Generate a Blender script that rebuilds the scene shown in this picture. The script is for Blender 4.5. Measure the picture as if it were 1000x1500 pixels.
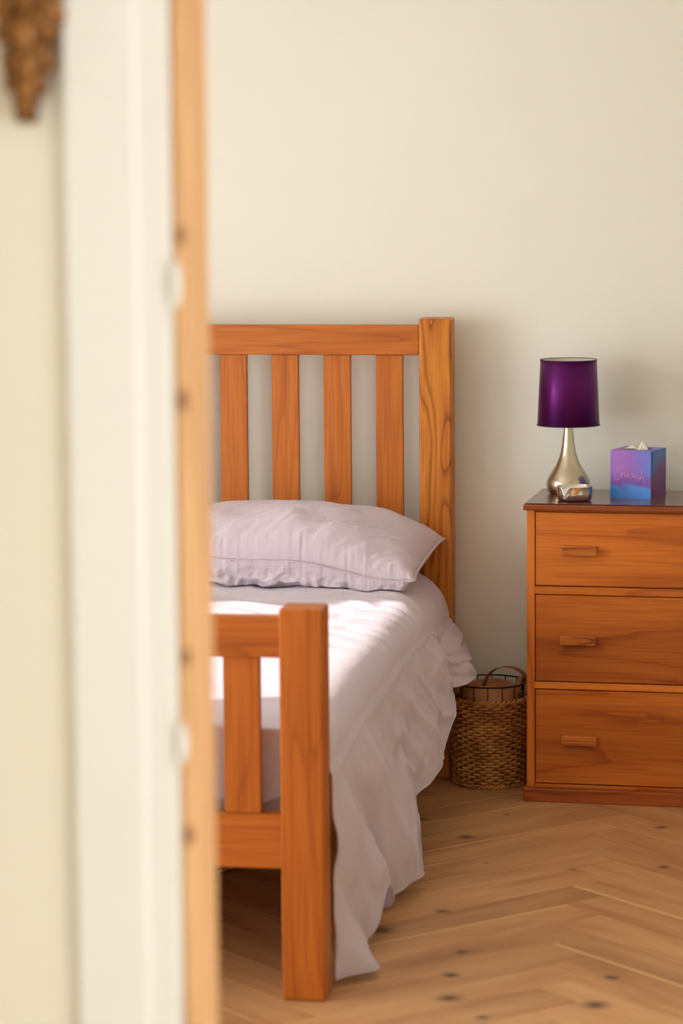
import bpy, bmesh, math, random
from mathutils import Vector, Matrix, Euler, noise

random.seed(7)
for o in list(bpy.data.objects):
    bpy.data.objects.remove(o)
scene = bpy.context.scene
COL = scene.collection
R = math.radians

# ------------------------------------------------------------------ camera
FPX, YAW, ROLL, CAM_H = 4167.0, R(9.2), R(0.43), 1.67
PITCH = math.atan(510 / FPX)
_f = Vector((-math.sin(YAW) * math.cos(PITCH), math.cos(YAW) * math.cos(PITCH), -math.sin(PITCH)))
_r0 = Vector((math.cos(YAW), math.sin(YAW), 0)); _u0 = _r0.cross(_f)
_R = _r0 * math.cos(ROLL) - _u0 * math.sin(ROLL)
_U = _u0 * math.cos(ROLL) + _r0 * math.sin(ROLL)
CAM = Vector((0, 0, CAM_H))
cam_data = bpy.data.cameras.new('camera')
cam_data.sensor_fit = 'VERTICAL'
cam_data.sensor_height = 36.0
cam_data.lens = 36.0 * FPX / 1500.0
cam_data.clip_start, cam_data.clip_end = 0.05, 100
cam_data.dof.use_dof = True
cam_data.dof.focus_distance = 7.35
cam_data.dof.aperture_fstop = 3.1
cam = bpy.data.objects.new('camera', cam_data)
m3 = Matrix((_R, _U, -_f)).transposed()
cam.matrix_world = Matrix.Translation(CAM) @ m3.to_4x4()
COL.objects.link(cam)
scene.camera = cam


def P(px, py, axis, val):
    """photo pixel -> point on a plane of the room"""
    d = _f + _R * ((px - 500) / FPX) + _U * ((750 - py) / FPX)
    i = 'xyz'.index(axis)
    return CAM + d * ((val - CAM[i]) / d[i])


# ------------------------------------------------------------------ light and exposure
WORLD_STRENGTH, SUN_STRENGTH, EXPOSURE = 9.0, 6.0, 0.0
world = bpy.data.worlds.new('daylight'); scene.world = world
world.use_nodes = True
bg = world.node_tree.nodes['Background']
bg.inputs[0].default_value = (0.965, 1.0, 0.985, 1)
bg.inputs[1].default_value = WORLD_STRENGTH
sd = bpy.data.lights.new('sun', 'SUN'); sd.energy = SUN_STRENGTH; sd.angle = R(0.6); sd.color = (1.0, 0.93, 0.86)
sun = bpy.data.objects.new('sun', sd); COL.objects.link(sun)
SUN_EL, SUN_AZ = R(31), R(20)          # travels to +X, a little towards the headboard
sv = Vector((math.cos(SUN_EL) * math.cos(SUN_AZ), math.cos(SUN_EL) * math.sin(SUN_AZ), -math.sin(SUN_EL)))
sun.rotation_euler = sv.to_track_quat('-Z', 'Y').to_euler()
sun.location = (-6, 5, 5)


def portal(name, loc, rot, sx, sy):
    l = bpy.data.lights.new(name, 'AREA'); l.shape = 'RECTANGLE'; l.size = sx; l.size_y = sy
    l.cycles.is_portal = True
    o = bpy.data.objects.new(name, l); o.location = loc; o.rotation_euler = rot; COL.objects.link(o)


scene.view_settings.view_transform = 'Standard'
scene.view_settings.look = 'None'
scene.view_settings.gamma = 1
scene.view_settings.use_curve_mapping = False
scene.view_settings.exposure = EXPOSURE
scene.cycles.use_denoising = True
scene.cycles.max_bounces = 10
scene.cycles.diffuse_bounces = 6
scene.cycles.sample_clamp_indirect = 8.0

# room measures
X_LEFT, X_RIGHT, Y_BACK, Z_CEIL = -3.05, 1.35, 7.725, 2.55
Y_DOORWALL, WALL_T = 3.20, 0.10
WIN_Y0, WIN_Y1, WIN_Z0, WIN_Z1 = 5.00, 6.30, 0.30, 2.03
FILL_WIN_Y0, FILL_WIN_Y1 = 3.45, 4.25          # unseen window added to the left wall for fill light, nearer the door
HALL_X0, HALL_X1, HALL_Y0 = -1.9, 1.5, -1.2
HW_Y0, HW_Y1, HW_Z0, HW_Z1 = 0.65, 2.35, 0.40, 1.92
portal('bedroom_window_portal', (X_LEFT - .05, (WIN_Y0 + WIN_Y1) / 2, (WIN_Z0 + WIN_Z1) / 2), (0, R(-90), 0), WIN_Z1 - WIN_Z0, WIN_Y1 - WIN_Y0)
portal('bedroom_window_portal', (X_LEFT - .05, (FILL_WIN_Y0 + FILL_WIN_Y1) / 2, (WIN_Z0 + WIN_Z1) / 2), (0, R(-90), 0), WIN_Z1 - WIN_Z0, FILL_WIN_Y1 - FILL_WIN_Y0)  # portal for the added fill opening near the door
portal('hall_window_portal', (HALL_X1 + .05, (HW_Y0 + HW_Y1) / 2, (HW_Z0 + HW_Z1) / 2), (0, R(90), 0), HW_Z1 - HW_Z0, HW_Y1 - HW_Y0)


# ------------------------------------------------------------------ materials
def srgb(r, g, b):
    def c(v):
        v /= 255.0
        return v / 12.92 if v <= 0.04045 else ((v + 0.055) / 1.055) ** 2.4
    return (c(r), c(g), c(b), 1)


class NT:
    def __init__(self, name):
        self.m = bpy.data.materials.new(name); self.m.use_nodes = True
        self.t = self.m.node_tree; self.n = self.t.nodes; self.l = self.t.links
        self.b = self.n['Principled BSDF']

    def add(self, typ, **kw):
        nd = self.n.new(typ)
        for k, v in kw.items():
            setattr(nd, k, v)
        return nd

    def link(self, a, b):
        self.l.new(a, b)

    def math(self, op, a, b=None, clamp=False):
        nd = self.add('ShaderNodeMath', operation=op); nd.use_clamp = clamp
        for i, v in enumerate((a, b)):
            if v is None:
                continue
            if isinstance(v, (int, float)):
                nd.inputs[i].default_value = v
            else:
                self.link(v, nd.inputs[i])
        return nd.outputs[0]

    def noise(self, vec, scale, detail=3, rough=.5, dist=0):
        nd = self.add('ShaderNodeTexNoise')
        nd.inputs['Scale'].default_value = scale; nd.inputs['Detail'].default_value = detail
        nd.inputs['Roughness'].default_value = rough; nd.inputs['Distortion'].default_value = dist
        if vec is not None:
            self.link(vec, nd.inputs['Vector'])
        return nd.outputs['Fac']

    def ramp(self, fac, stops):
        nd = self.add('ShaderNodeValToRGB')
        e = nd.color_ramp.elements
        while len(e) < len(stops):
            e.new(0.5)
        for x, (p, c) in zip(e, stops):
            x.position = p; x.color = c
        self.link(fac, nd.inputs[0])
        return nd.outputs[0]

    def mix(self, fac, a, b, mode='MIX'):
        nd = self.add('ShaderNodeMixRGB', blend_type=mode)
        for i, v in enumerate((fac, a, b)):
            if isinstance(v, (int, float)):
                nd.inputs[i].default_value = v
            elif isinstance(v, tuple):
                nd.inputs[i].default_value = v
            else:
                self.link(v, nd.inputs[i])
        return nd.outputs[0]

    def bump(self, h, strength, dist=0.002):
        nd = self.add('ShaderNodeBump'); nd.inputs['Strength'].default_value = strength
        nd.inputs['Distance'].default_value = dist
        self.link(h, nd.inputs['Height']); self.link(nd.outputs[0], self.b.inputs['Normal'])

    def set(self, **kw):
        for k, v in kw.items():
            self.b.inputs[k.replace('_', ' ')].default_value = v

    def coords(self, scale=(1, 1, 1), seeded=True):
        tc = self.add('ShaderNodeTexCoord').outputs['Object']
        mp = self.add('ShaderNodeMapping'); mp.inputs['Scale'].default_value = scale
        self.link(tc, mp.inputs[0])
        if not seeded:
            return mp.outputs[0]
        oi = self.add('ShaderNodeObjectInfo')
        sc = self.add('ShaderNodeVectorMath', operation='SCALE'); sc.inputs[0].default_value = (37, 61, 23)
        self.link(oi.outputs['Random'], sc.inputs['Scale'])
        ad = self.add('ShaderNodeVectorMath', operation='ADD')
        self.link(mp.outputs[0], ad.inputs[0]); self.link(sc.outputs[0], ad.inputs[1])
        return ad.outputs[0]


def plain(name, col, rough=.6, metal=0, spec=.5, nscale=0, namp=.06, bump=0):
    t = NT(name); t.set(Roughness=rough, Metallic=metal); t.b.inputs['Specular IOR Level'].default_value = spec
    if nscale:
        f = t.noise(t.coords(seeded=False), nscale, 4)
        dark = tuple(c * (1 - namp) for c in col[:3]) + (1,)
        lite = tuple(min(1, c * (1 + namp)) for c in col[:3]) + (1,)
        t.link(t.ramp(f, [(.3, dark), (.7, lite)]), t.b.inputs['Base Color'])
        if bump:
            t.bump(t.noise(t.coords(seeded=False), nscale * 8, 3), bump, .001)
    else:
        t.set(Base_Color=col)
    return t.m


def wood(name, dark, mid, lite, axis, rings=9, rough=.38, scale=7, stretch=.09, contrast=1.0, coat=0.0, var=.12):
    t = NT(name)
    s = [1, 1, 1]; s['xyz'.index(axis)] = stretch
    v = t.coords(tuple(s))
    base = t.noise(v, scale, 2, .45, .3)
    saw = t.math('FRACT', t.math('MULTIPLY', base, rings))
    grain = t.ramp(saw, [(0.0, mid), (.45, lite), (.85, mid), (.97, dark)])
    s2 = [160, 160, 160]; s2['xyz'.index(axis)] = 5
    pores = t.noise(t.coords(tuple(s2)), 1, 3, .6)
    pc = t.ramp(pores, [(.38, (.78, .72, .66, 1)), (.55, (1, 1, 1, 1))])
    broad = t.noise(v, 2.2, 2)
    soft = t.mix(.35 + .5 * contrast, mid, grain)
    c1 = t.mix(.8, soft, pc, 'MULTIPLY')
    bc = t.ramp(broad, [(.3, (1 - var, 1 - var * 1.2, 1 - var * 1.4, 1)), (.7, (1 + var * .5, 1 + var * .5, 1 + var * .4, 1))])
    c2 = t.mix(1.0, c1, bc, 'MULTIPLY')
    t.link(c2, t.b.inputs['Base Color'])
    t.set(Roughness=rough); t.b.inputs['Specular IOR Level'].default_value = .35
    t.b.inputs['Coat Weight'].default_value = coat; t.b.inputs['Coat Roughness'].default_value = .15
    t.bump(pores, .12, .0006)
    return t.m


M = {}
M['wall'] = plain('bedroom_wall_paint', srgb(233, 233, 223), .85, spec=.2, nscale=2.5, namp=.012, bump=.04)
M['hall_wall'] = plain('hall_wall_paint', srgb(236, 231, 220), .85, spec=.2, nscale=2.5, namp=.012)
M['gloss_white'] = plain('trim_paint', srgb(240, 239, 240), .45, nscale=3, namp=.01)
M['ceiling'] = plain('ceiling_paint', srgb(246, 245, 240), .9, spec=.1)
BW = (srgb(150, 78, 18), srgb(186, 103, 32), srgb(204, 120, 44))
for ax in 'xyz':
    M['bed_' + ax] = wood('honey_oak_' + ax, *BW, ax, rough=.42, contrast=.2)
M['bed_flame'] = wood('honey_oak_flame', srgb(132, 68, 14), srgb(186, 108, 30), srgb(212, 136, 46), 'z', rings=11, scale=9, stretch=.16, rough=.4, contrast=1.0)
DW = (srgb(162, 82, 20), srgb(212, 118, 40), srgb(228, 138, 52))
for ax in 'xz':
    M['dr_' + ax] = wood('chest_oak_' + ax, *DW, ax, rings=4, rough=.4, scale=9, stretch=.10, contrast=.4, var=.36)
M['dr_dark'] = wood('chest_plinth_oak', srgb(126, 58, 20), srgb(168, 84, 32), srgb(186, 102, 44), 'x', rough=.36, contrast=.5)
M['dr_top'] = wood('chest_top_mahogany', srgb(60, 24, 14), srgb(92, 40, 24), srgb(110, 52, 30), 'x', rough=.3, contrast=.4, coat=.6)
M['dr_edge'] = wood('chest_top_edge', srgb(100, 44, 18), srgb(134, 64, 26), srgb(150, 78, 32), 'x', rough=.3, contrast=.4, coat=.3)
M['handle'] = wood('chest_handle_oak', srgb(136, 70, 28), srgb(198, 114, 50), srgb(214, 134, 64), 'x', rings=14, rough=.4)
M['pine'] = wood('bare_pine', srgb(206, 154, 110), srgb(234, 186, 138), srgb(242, 200, 150), 'z', rings=6, rough=.6, scale=8, contrast=.3)
M['gap'] = plain('dark_gap', srgb(40, 20, 10), .9)


def cloth(name, col, wr=.25):
    t = NT(name)
    v = t.coords(seeded=False)
    f = t.noise(v, 3, 3)
    t.link(t.ramp(f, [(.3, tuple(c * .95 for c in col[:3]) + (1,)), (.7, col)]), t.b.inputs['Base Color'])
    n1 = t.noise(v, 26, 5, .6, .6)
    n2 = t.noise(v, 420, 2)
    h = t.math('ADD', t.math('MULTIPLY', n1, 1.0), t.math('MULTIPLY', n2, .06))
    t.bump(h, wr, .008)
    t.set(Roughness=.85); t.b.inputs['Specular IOR Level'].default_value = .15
    t.b.inputs['Sheen Weight'].default_value = .15
    return t.m


M['cover'] = cloth('lilac_cotton_cover', srgb(205, 195, 208), .45)
M['pillow'] = cloth('lilac_cotton_pillow', srgb(206, 193, 205), .5)
M['mattress'] = plain('mattress_ticking', srgb(225, 222, 218), .9, nscale=30)
M['stitch'] = plain('lilac_thread', srgb(186, 166, 176), .8)


# ------------------------------------------------------------------ mesh helpers
def link(name, me, mat=None, parent=None, loc=(0, 0, 0), rot=(0, 0, 0), smooth=False):
    o = bpy.data.objects.new(name, me); COL.objects.link(o)
    o.location = loc; o.rotation_euler = rot
    if parent is not None:
        o.parent = parent
    if mat is not None and not me.materials:
        me.materials.append(mat)
    if smooth:
        for p in me.polygons:
            p.use_smooth = True
    return o


def pydata(name, vs, fs, mat, parent=None, loc=(0, 0, 0), rot=(0, 0, 0), smooth=False):
    me = bpy.data.meshes.new(name); me.from_pydata([tuple(v) for v in vs], [], fs); me.update()
    return link(name, me, mat, parent, loc, rot, smooth)


def empty(name, loc, rz=0):
    o = bpy.data.objects.new(name, None); COL.objects.link(o)
    o.location = loc; o.rotation_euler = (0, 0, rz); o.empty_display_size = .05
    return o


def tag(o, label=None, cat=None, group=None, kind=None):
    if label: o['label'] = label
    if cat: o['category'] = cat
    if group: o['group'] = group
    if kind: o['kind'] = kind
    return o


def box_mesh(name, sx, sy, sz, bev=.002, seg=1):
    bm = bmesh.new()
    bmesh.ops.create_cube(bm, size=1)
    for v in bm.verts:
        v.co = Vector((v.co.x * sx, v.co.y * sy, v.co.z * sz))
    if bev:
        bmesh.ops.bevel(bm, geom=bm.edges[:], offset=bev, segments=seg, affect='EDGES', profile=.5)
    me = bpy.data.meshes.new(name); bm.to_mesh(me); bm.free()
    return me


def box(name, lo, hi, mat, parent=None, bev=.002, seg=1):
    """axis-aligned box between two corners (in the parent's frame), origin at its centre"""
    s = [hi[i] - lo[i] for i in range(3)]
    return link(name, box_mesh(name, *s, bev, seg), mat, parent, [(hi[i] + lo[i]) / 2 for i in range(3)])


def boxes_mesh(name, rects, mat, kind=None):
    """several boxes of one continuous wall, joined"""
    vs, fs = [], []
    for lo, hi in rects:
        n = len(vs)
        vs += [(x, y, z) for x in (lo[0], hi[0]) for y in (lo[1], hi[1]) for z in (lo[2], hi[2])]
        fs += [tuple(n + i for i in q) for q in ((0, 1, 3, 2), (4, 6, 7, 5), (0, 4, 5, 1), (2, 3, 7, 6), (0, 2, 6, 4), (1, 5, 7, 3))]
    return pydata(name, vs, fs, mat)


def lathe(name, prof, mat, parent=None, loc=(0, 0, 0), seg=48, smooth=True, rot=(0, 0, 0)):
    vs, fs = [], []
    for r, z in prof:
        for k in range(seg):
            a = 2 * math.pi * k / seg
            vs.append((r * math.cos(a), r * math.sin(a), z))
    for i in range(len(prof) - 1):
        for k in range(seg):
            k2 = (k + 1) % seg
            fs.append((i * seg + k, i * seg + k2, (i + 1) * seg + k2, (i + 1) * seg + k))
    return pydata(name, vs, fs, mat, parent, loc, rot, smooth)


def tube_geo(vs, fs, pts, rad, seg=6, closed=False, rads=None):
    n0 = len(vs); n = len(pts); pts = [Vector(p) for p in pts]
    up = Vector((0, 0, 1))
    for i, p in enumerate(pts):
        a = pts[(i - 1) % n] if (closed or i > 0) else p
        b = pts[(i + 1) % n] if (closed or i < n - 1) else p
        d = (b - a).normalized()
        u = up if abs(d.dot(up)) < .95 else Vector((1, 0, 0))
        s = d.cross(u).normalized(); w = s.cross(d)
        r = rads[i] if rads else rad
        for k in range(seg):
            an = 2 * math.pi * k / seg
            vs.append(p + s * (r * math.cos(an)) + w * (r * math.sin(an)))
    for i in range(n if closed else n - 1):
        j = (i + 1) % n
        for k in range(seg):
            k2 = (k + 1) % seg
            fs.append((n0 + i * seg + k, n0 + i * seg + k2, n0 + j * seg + k2, n0 + j * seg + k))
    if not closed:
        fs.append(tuple(n0 + k for k in range(seg))[::-1]); fs.append(tuple(n0 + (n - 1) * seg + k for k in range(seg)))


def tube(name, pts, rad, mat, parent=None, loc=(0, 0, 0), seg=6, closed=False, rads=None):
    vs, fs = [], []
    tube_geo(vs, fs, pts, rad, seg, closed, rads)
    return pydata(name, vs, fs, mat, parent, loc, smooth=True)


def ss(a, b, x):
    t = max(0.0, min(1.0, (x - a) / (b - a))); return t * t * (3 - 2 * t)


def gauss(x, c, s):
    return math.exp(-((x - c) / s) ** 2)


# ------------------------------------------------------------------ the room
tag(boxes_mesh('wall_back', [((X_LEFT - .15, Y_BACK, -.1), (X_RIGHT + .15, Y_BACK + .15, Z_CEIL))], M['wall']), kind='structure')
tag(boxes_mesh('wall_right', [((X_RIGHT, Y_DOORWALL + WALL_T, -.1), (X_RIGHT + .15, Y_BACK, Z_CEIL))], M['wall']), kind='structure')
yA, yB = Y_DOORWALL + WALL_T, Y_BACK
tag(boxes_mesh('wall_left', [
    ((X_LEFT - .15, yA, -.1), (X_LEFT, FILL_WIN_Y0, Z_CEIL)), ((X_LEFT - .15, FILL_WIN_Y1, -.1), (X_LEFT, WIN_Y0, Z_CEIL)),
    ((X_LEFT - .15, FILL_WIN_Y0, -.1), (X_LEFT, FILL_WIN_Y1, WIN_Z0)), ((X_LEFT - .15, FILL_WIN_Y0, WIN_Z1), (X_LEFT, FILL_WIN_Y1, Z_CEIL)), ((X_LEFT - .15, WIN_Y1, -.1), (X_LEFT, yB, Z_CEIL)),
    ((X_LEFT - .15, WIN_Y0, -.1), (X_LEFT, WIN_Y1, WIN_Z0)), ((X_LEFT - .15, WIN_Y0, WIN_Z1), (X_LEFT, WIN_Y1, Z_CEIL))], M['wall']), kind='structure')
# window in the left wall
glass = NT('window_glass')
tr = glass.add('ShaderNodeBsdfTransparent'); gl = glass.add('ShaderNodeBsdfGlossy'); gl.inputs['Roughness'].default_value = .02
mx = glass.add('ShaderNodeMixShader'); mx.inputs[0].default_value = .04
glass.link(tr.outputs[0], mx.inputs[1]); glass.link(gl.outputs[0], mx.inputs[2])
glass.link(mx.outputs[0], glass.n['Material Output'].inputs[0]); M['glass'] = glass.m


def window(name, loc, width, h, rz):
    """frame and pane in an opening; the frame spans local y, rz turns it"""
    w = tag(empty(name, loc, rz), kind='structure')
    hx, hy = .025, width / 2
    f = .045
    for lo, hi in (((-hx, -hy, 0), (hx, hy, f)), ((-hx, -hy, h - f), (hx, hy, h)), ((-hx, -hy, f), (hx, -hy + f, h - f)),
                   ((-hx, hy - f, f), (hx, hy, h - f))):
        box('window_frame', lo, hi, M['gloss_white'], w)
    box('pane', (-.003, -hy + f, f), (.003, hy - f, h - f), M['glass'], w, bev=0)


window('window_1', (X_LEFT - .095, (WIN_Y0 + WIN_Y1) / 2, WIN_Z0), WIN_Y1 - WIN_Y0, WIN_Z1 - WIN_Z0, 0)
window('fill_window', (X_LEFT - .095, (FILL_WIN_Y0 + FILL_WIN_Y1) / 2, WIN_Z0), FILL_WIN_Y1 - FILL_WIN_Y0, WIN_Z1 - WIN_Z0, 0)  # added out of view to brighten the lower part of the bedroom
window('window_2', (HALL_X1 + .095, (HW_Y0 + HW_Y1) / 2, HW_Z0), HW_Y1 - HW_Y0, HW_Z1 - HW_Z0, 0)
tag(boxes_mesh('ceiling', [((X_LEFT - .15, HALL_Y0 - .1, Z_CEIL), (max(X_RIGHT, HALL_X1) + .15, Y_BACK + .15, Z_CEIL + .1))], M['ceiling']), kind='structure')

# doorway wall, between the hall (camera side) and the bedroom
xd = lambda px: P(px, 750, 'y', Y_DOORWALL).x
X_JAMB = xd(285)                      # inner face of the door lining
X_JAMB_R = X_JAMB + .80
X_LIN = xd(262)                       # where the lining meets the wall
DOOR_H = 2.02
tag(boxes_mesh('wall_front', [
    ((X_LEFT - .15, Y_DOORWALL, -.1), (X_LIN, Y_DOORWALL + WALL_T, Z_CEIL)),
    ((X_JAMB_R + .025, Y_DOORWALL, -.1), (HALL_X1 + .15, Y_DOORWALL + WALL_T, Z_CEIL)),
    ((X_LIN, Y_DOORWALL, DOOR_H + .025), (X_JAMB_R + .025, Y_DOORWALL + WALL_T, Z_CEIL))], M['hall_wall']), kind='structure')
tag(boxes_mesh('wall_hall', [
    ((HALL_X0 - .15, HALL_Y0, -.1), (HALL_X0, Y_DOORWALL, Z_CEIL)),
    ((HALL_X0 - .15, HALL_Y0 - .1, -.1), (HALL_X1 + .15, HALL_Y0, Z_CEIL)),
    ((HALL_X1, HALL_Y0, -.1), (HALL_X1 + .15, HW_Y0, Z_CEIL)), ((HALL_X1, HW_Y1, -.1), (HALL_X1 + .15, Y_DOORWALL, Z_CEIL)),
    ((HALL_X1, HW_Y0, -.1), (HALL_X1 + .15, HW_Y1, HW_Z0)), ((HALL_X1, HW_Y0, HW_Z1), (HALL_X1 + .15, HW_Y1, Z_CEIL))], M['hall_wall']), kind='structure')

# door lining in bare pine: trim_1 (left jamb, head, right jamb)
lin = tag(empty('trim_1', (X_JAMB, Y_DOORWALL, 0)), kind='structure')
wl = X_JAMB - X_LIN
box('jamb', (-wl, -.012, 0), (0, WALL_T + .0, DOOR_H + wl), M['pine'], lin, .003, 2)
box('head_lining', (0, -.012, DOOR_H), (.80, WALL_T, DOOR_H + wl), M['pine'], lin, .003, 2)
box('jamb', (.80, -.012, 0), (.80 + wl, WALL_T, DOOR_H + wl), M['pine'], lin, .003, 2)
for zz, r in ((P(275, 345, 'y', Y_DOORWALL).z, .012), (P(275, 585, 'y', Y_DOORWALL).z, .014), (P(275, 960, 'y', Y_DOORWALL).z, .012), (P(282, 1220, 'y', Y_DOORWALL).z, .013)):
    vs = [(0, 0, 0)] + [(r * .55 * math.cos(k * math.pi / 6), 0, r * math.sin(k * math.pi / 6)) for k in range(12)]
    pydata('knot', vs, [(0, 1 + k, 1 + (k + 1) % 12) for k in range(12)], plain('pine_knot', srgb(168, 122, 84), .6), lin, (-wl * .5, -.0126, zz))
# painted filler on the lining edge, two dabs
for py, hh in ((415, 70), (1085, 60)):
    z = P(268, py, 'y', Y_DOORWALL).z
    vs, fs = [], []
    for i in range(13):
        a = math.pi * i / 12
        zz = -.028 * math.cos(a) * hh / 70; w = .011 * math.sin(a) ** .7
        vs += [(0, 0, zz), (w, 0, zz), (0, -.004, zz), (w * .8, -.004, zz)]
    for i in range(12):
        b = i * 4
        fs += [(b + 2, b + 3, b + 7, b + 6), (b + 1, b + 5, b + 7, b + 3)]
    pydata('paint_dab', vs, fs, M['gloss_white'], lin, (-wl - .001, -.0125, z))

# architrave around the doorway: trim_2
arch = tag(empty('trim_2', (X_LIN, Y_DOORWALL, 0)), kind='structure')
x_out, x_mid = xd(105) - X_LIN, xd(212) - X_LIN


def moulding(name, prof, z0, z1, parent):
    n = len(prof)
    vs = [(x, y, z0) for x, y in prof] + [(x, y, z1) for x, y in prof]
    fs = [(i, (i + 1) % n, n + (i + 1) % n, n + i) for i in range(n)] + [tuple(range(n))[::-1], tuple(range(n, 2 * n))]
    return pydata(name, vs, fs, M['gloss_white'], parent)


prof = [(x_out, 0), (x_out, -.010), (x_out + .005, -.014), (x_mid - .008, -.014), (x_mid - .003, -.0135), (x_mid, -.012), (x_mid + .004, -.011),
        (-.008, -.011), (-.002, -.009), (-.0005, -.004), (-.0005, 0)]
moulding('architrave_board', prof, 0, DOOR_H + .12, arch)
moulding('architrave_board', [(.825 + wl * 0 - x + .0, y) for x, y in prof][::-1], 0, DOOR_H + .12, arch)
box('head_board', (x_out, -.014, DOOR_H + .121), (.83 - x_out, 0, DOOR_H + .26), M['gloss_white'], arch)

# ------------------------------------------------------------------ herringbone floor
FW, FL = .118, .708
KNOTS = [(683, 1226, 13), (908 + 60, 1212, 10), (972, 1270, 9), (648, 1335, 10), (676, 1394, 9), (660, 1428, 11), (658, 1462, 15), (896, 1432, 10), (872, 1472, 16),
         (741, 1193, 5), (620, 1200, 8), (838, 1274, 6), (560, 1363, 16), (707, 1490, 8), (712, 1264, 4)]
t = NT('oak_floor')
oi = t.add('ShaderNodeObjectInfo')
v = t.coords((.16, 1, 1))
grain = t.noise(v, 13, 4, .55, .4)
fine = t.noise(t.coords((6, 130, 130)), 1, 3, .6)
c = t.ramp(grain, [(.28, srgb(172, 124, 82)), (.5, srgb(198, 150, 104)), (.75, srgb(212, 168, 120))])
c = t.mix(.5, c, t.ramp(fine, [(.35, (.82, .79, .76, 1)), (.6, (1, 1, 1, 1))]), 'MULTIPLY')
tone = t.ramp(oi.outputs['Random'], [(0, (.84, .80, .76, 1)), (.35, (.95, .93, .9, 1)), (.7, (1.03, 1.01, 1, 1)), (1, (1.1, 1.1, 1.08, 1))])
c = t.mix(1, c, tone, 'MULTIPLY')
# pale sapwood along one edge of some boards
sx = t.add('ShaderNodeSeparateXYZ'); t.link(t.add('ShaderNodeTexCoord').outputs['Object'], sx.inputs[0])
edge = t.math('GREATER_THAN', sx.outputs['Y'], FW / 2 - .012)
r7 = t.math('FRACT', t.math('MULTIPLY', oi.outputs['Random'], 17.3))
c = t.mix(t.math('MULTIPLY', edge, t.math('MULTIPLY', t.math('GREATER_THAN', r7, .93), .6)), c, srgb(228, 192, 132))
pos = t.add('ShaderNodeNewGeometry').outputs['Position']
wob = t.noise(pos, 30, 2)
tot = None
for px, py, s in KNOTS:
    q = P(px, py, 'z', 0)
    sub = t.add('ShaderNodeVectorMath', operation='SUBTRACT'); t.link(pos, sub.inputs[0]); sub.inputs[1].default_value = (q.x, q.y, 0)
    ln = t.add('ShaderNodeVectorMath', operation='LENGTH'); t.link(sub.outputs[0], ln.inputs[0])
    d = t.math('ADD', ln.outputs['Value'], t.math('MULTIPLY', t.math('SUBTRACT', wob, .5), .012))
    k = t.math('SUBTRACT', 1.0, t.math('DIVIDE', d, .0026 * s), clamp=True)
    tot = k if tot is None else t.math('MAXIMUM', tot, k)
c = t.mix(t.math('MULTIPLY', t.math('POWER', tot, 1.3), 1.15, clamp=True), c, srgb(74, 54, 44))
t.link(c, t.b.inputs['Base Color']); t.set(Roughness=.48); t.bump(fine, .1, .0005)
M['floor'] = t.m

floor = tag(boxes_mesh('floor', [((X_LEFT - .15, HALL_Y0 - .1, -.12), (max(X_RIGHT, HALL_X1) + .15, Y_BACK + .15, -.0125))], M['gap']), kind='structure')
tag(boxes_mesh('floor_hall', [((HALL_X0, HALL_Y0, -.0124), (HALL_X1, Y_DOORWALL, 0))], plain('hall_carpet', srgb(214, 196, 168), .95)), kind='structure')
APEX_X, APEX_Y = -.428, 6.711
c45 = math.sqrt(.5)
ox, oy = APEX_X - FL * c45, APEX_Y - (FL + 2 * FW) * c45
plank_me = box_mesh('plank', FL - .0012, FW - .0012, .012, .0012)
plank_me.materials.append(M['floor'])
fx0, fx1, fy0, fy1 = X_LEFT, X_RIGHT, Y_DOORWALL + WALL_T, Y_BACK


def lay(cx, cy, ang):
    wx, wy = (cx - cy) * c45 + ox, (cx + cy) * c45 + oy
    ca, sa = math.cos(ang), math.sin(ang)
    cs = [(wx + ca * a - sa * b, wy + sa * a + ca * b) for a in (-FL / 2, FL / 2) for b in (-FW / 2, FW / 2)]
    xs, ys = [q[0] for q in cs], [q[1] for q in cs]
    if max(xs) < fx0 + .02 or min(xs) > fx1 - .02 or max(ys) < fy0 + .02 or min(ys) > fy1 - .02:
        return
    me = plank_me
    loc = (wx, wy, -.006 + random.uniform(-.0003, .0002))
    if min(xs) < fx0 or max(xs) > fx1 or min(ys) < fy0 or max(ys) > fy1:
        bm = bmesh.new(); bm.from_mesh(plank_me)
        mw = Matrix.Translation(loc) @ Matrix.Rotation(ang, 4, 'Z'); bm.transform(mw)
        for co, no in (((fx0, 0, 0), (-1, 0, 0)), ((fx1, 0, 0), (1, 0, 0)), ((0, fy0, 0), (0, -1, 0)), ((0, fy1, 0), (0, 1, 0))):
            g = bm.verts[:] + bm.edges[:] + bm.faces[:]
            rr = bmesh.ops.bisect_plane(bm, geom=g, plane_co=co, plane_no=no, clear_outer=True)
            ed = [e for e in rr['geom_cut'] if isinstance(e, bmesh.types.BMEdge)]
            if ed:
                bmesh.ops.contextual_create(bm, geom=ed)
        if not bm.faces:
            bm.free(); return
        bm.transform(mw.inverted())
        me = bpy.data.meshes.new('plank'); bm.to_mesh(me); bm.free(); me.materials.append(M['floor'])
    link('plank', me, None, floor, loc, (0, 0, ang))


for mcol in range(-6, 7):
    for k in range(-70, 70):
        hx, hy = k * FW + mcol * FL, k * FW - mcol * FL
        lay(hx + FL / 2, hy + FW / 2, R(45))
        lay(hx + FL + FW / 2, hy + FW - FL / 2, R(135))

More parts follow.
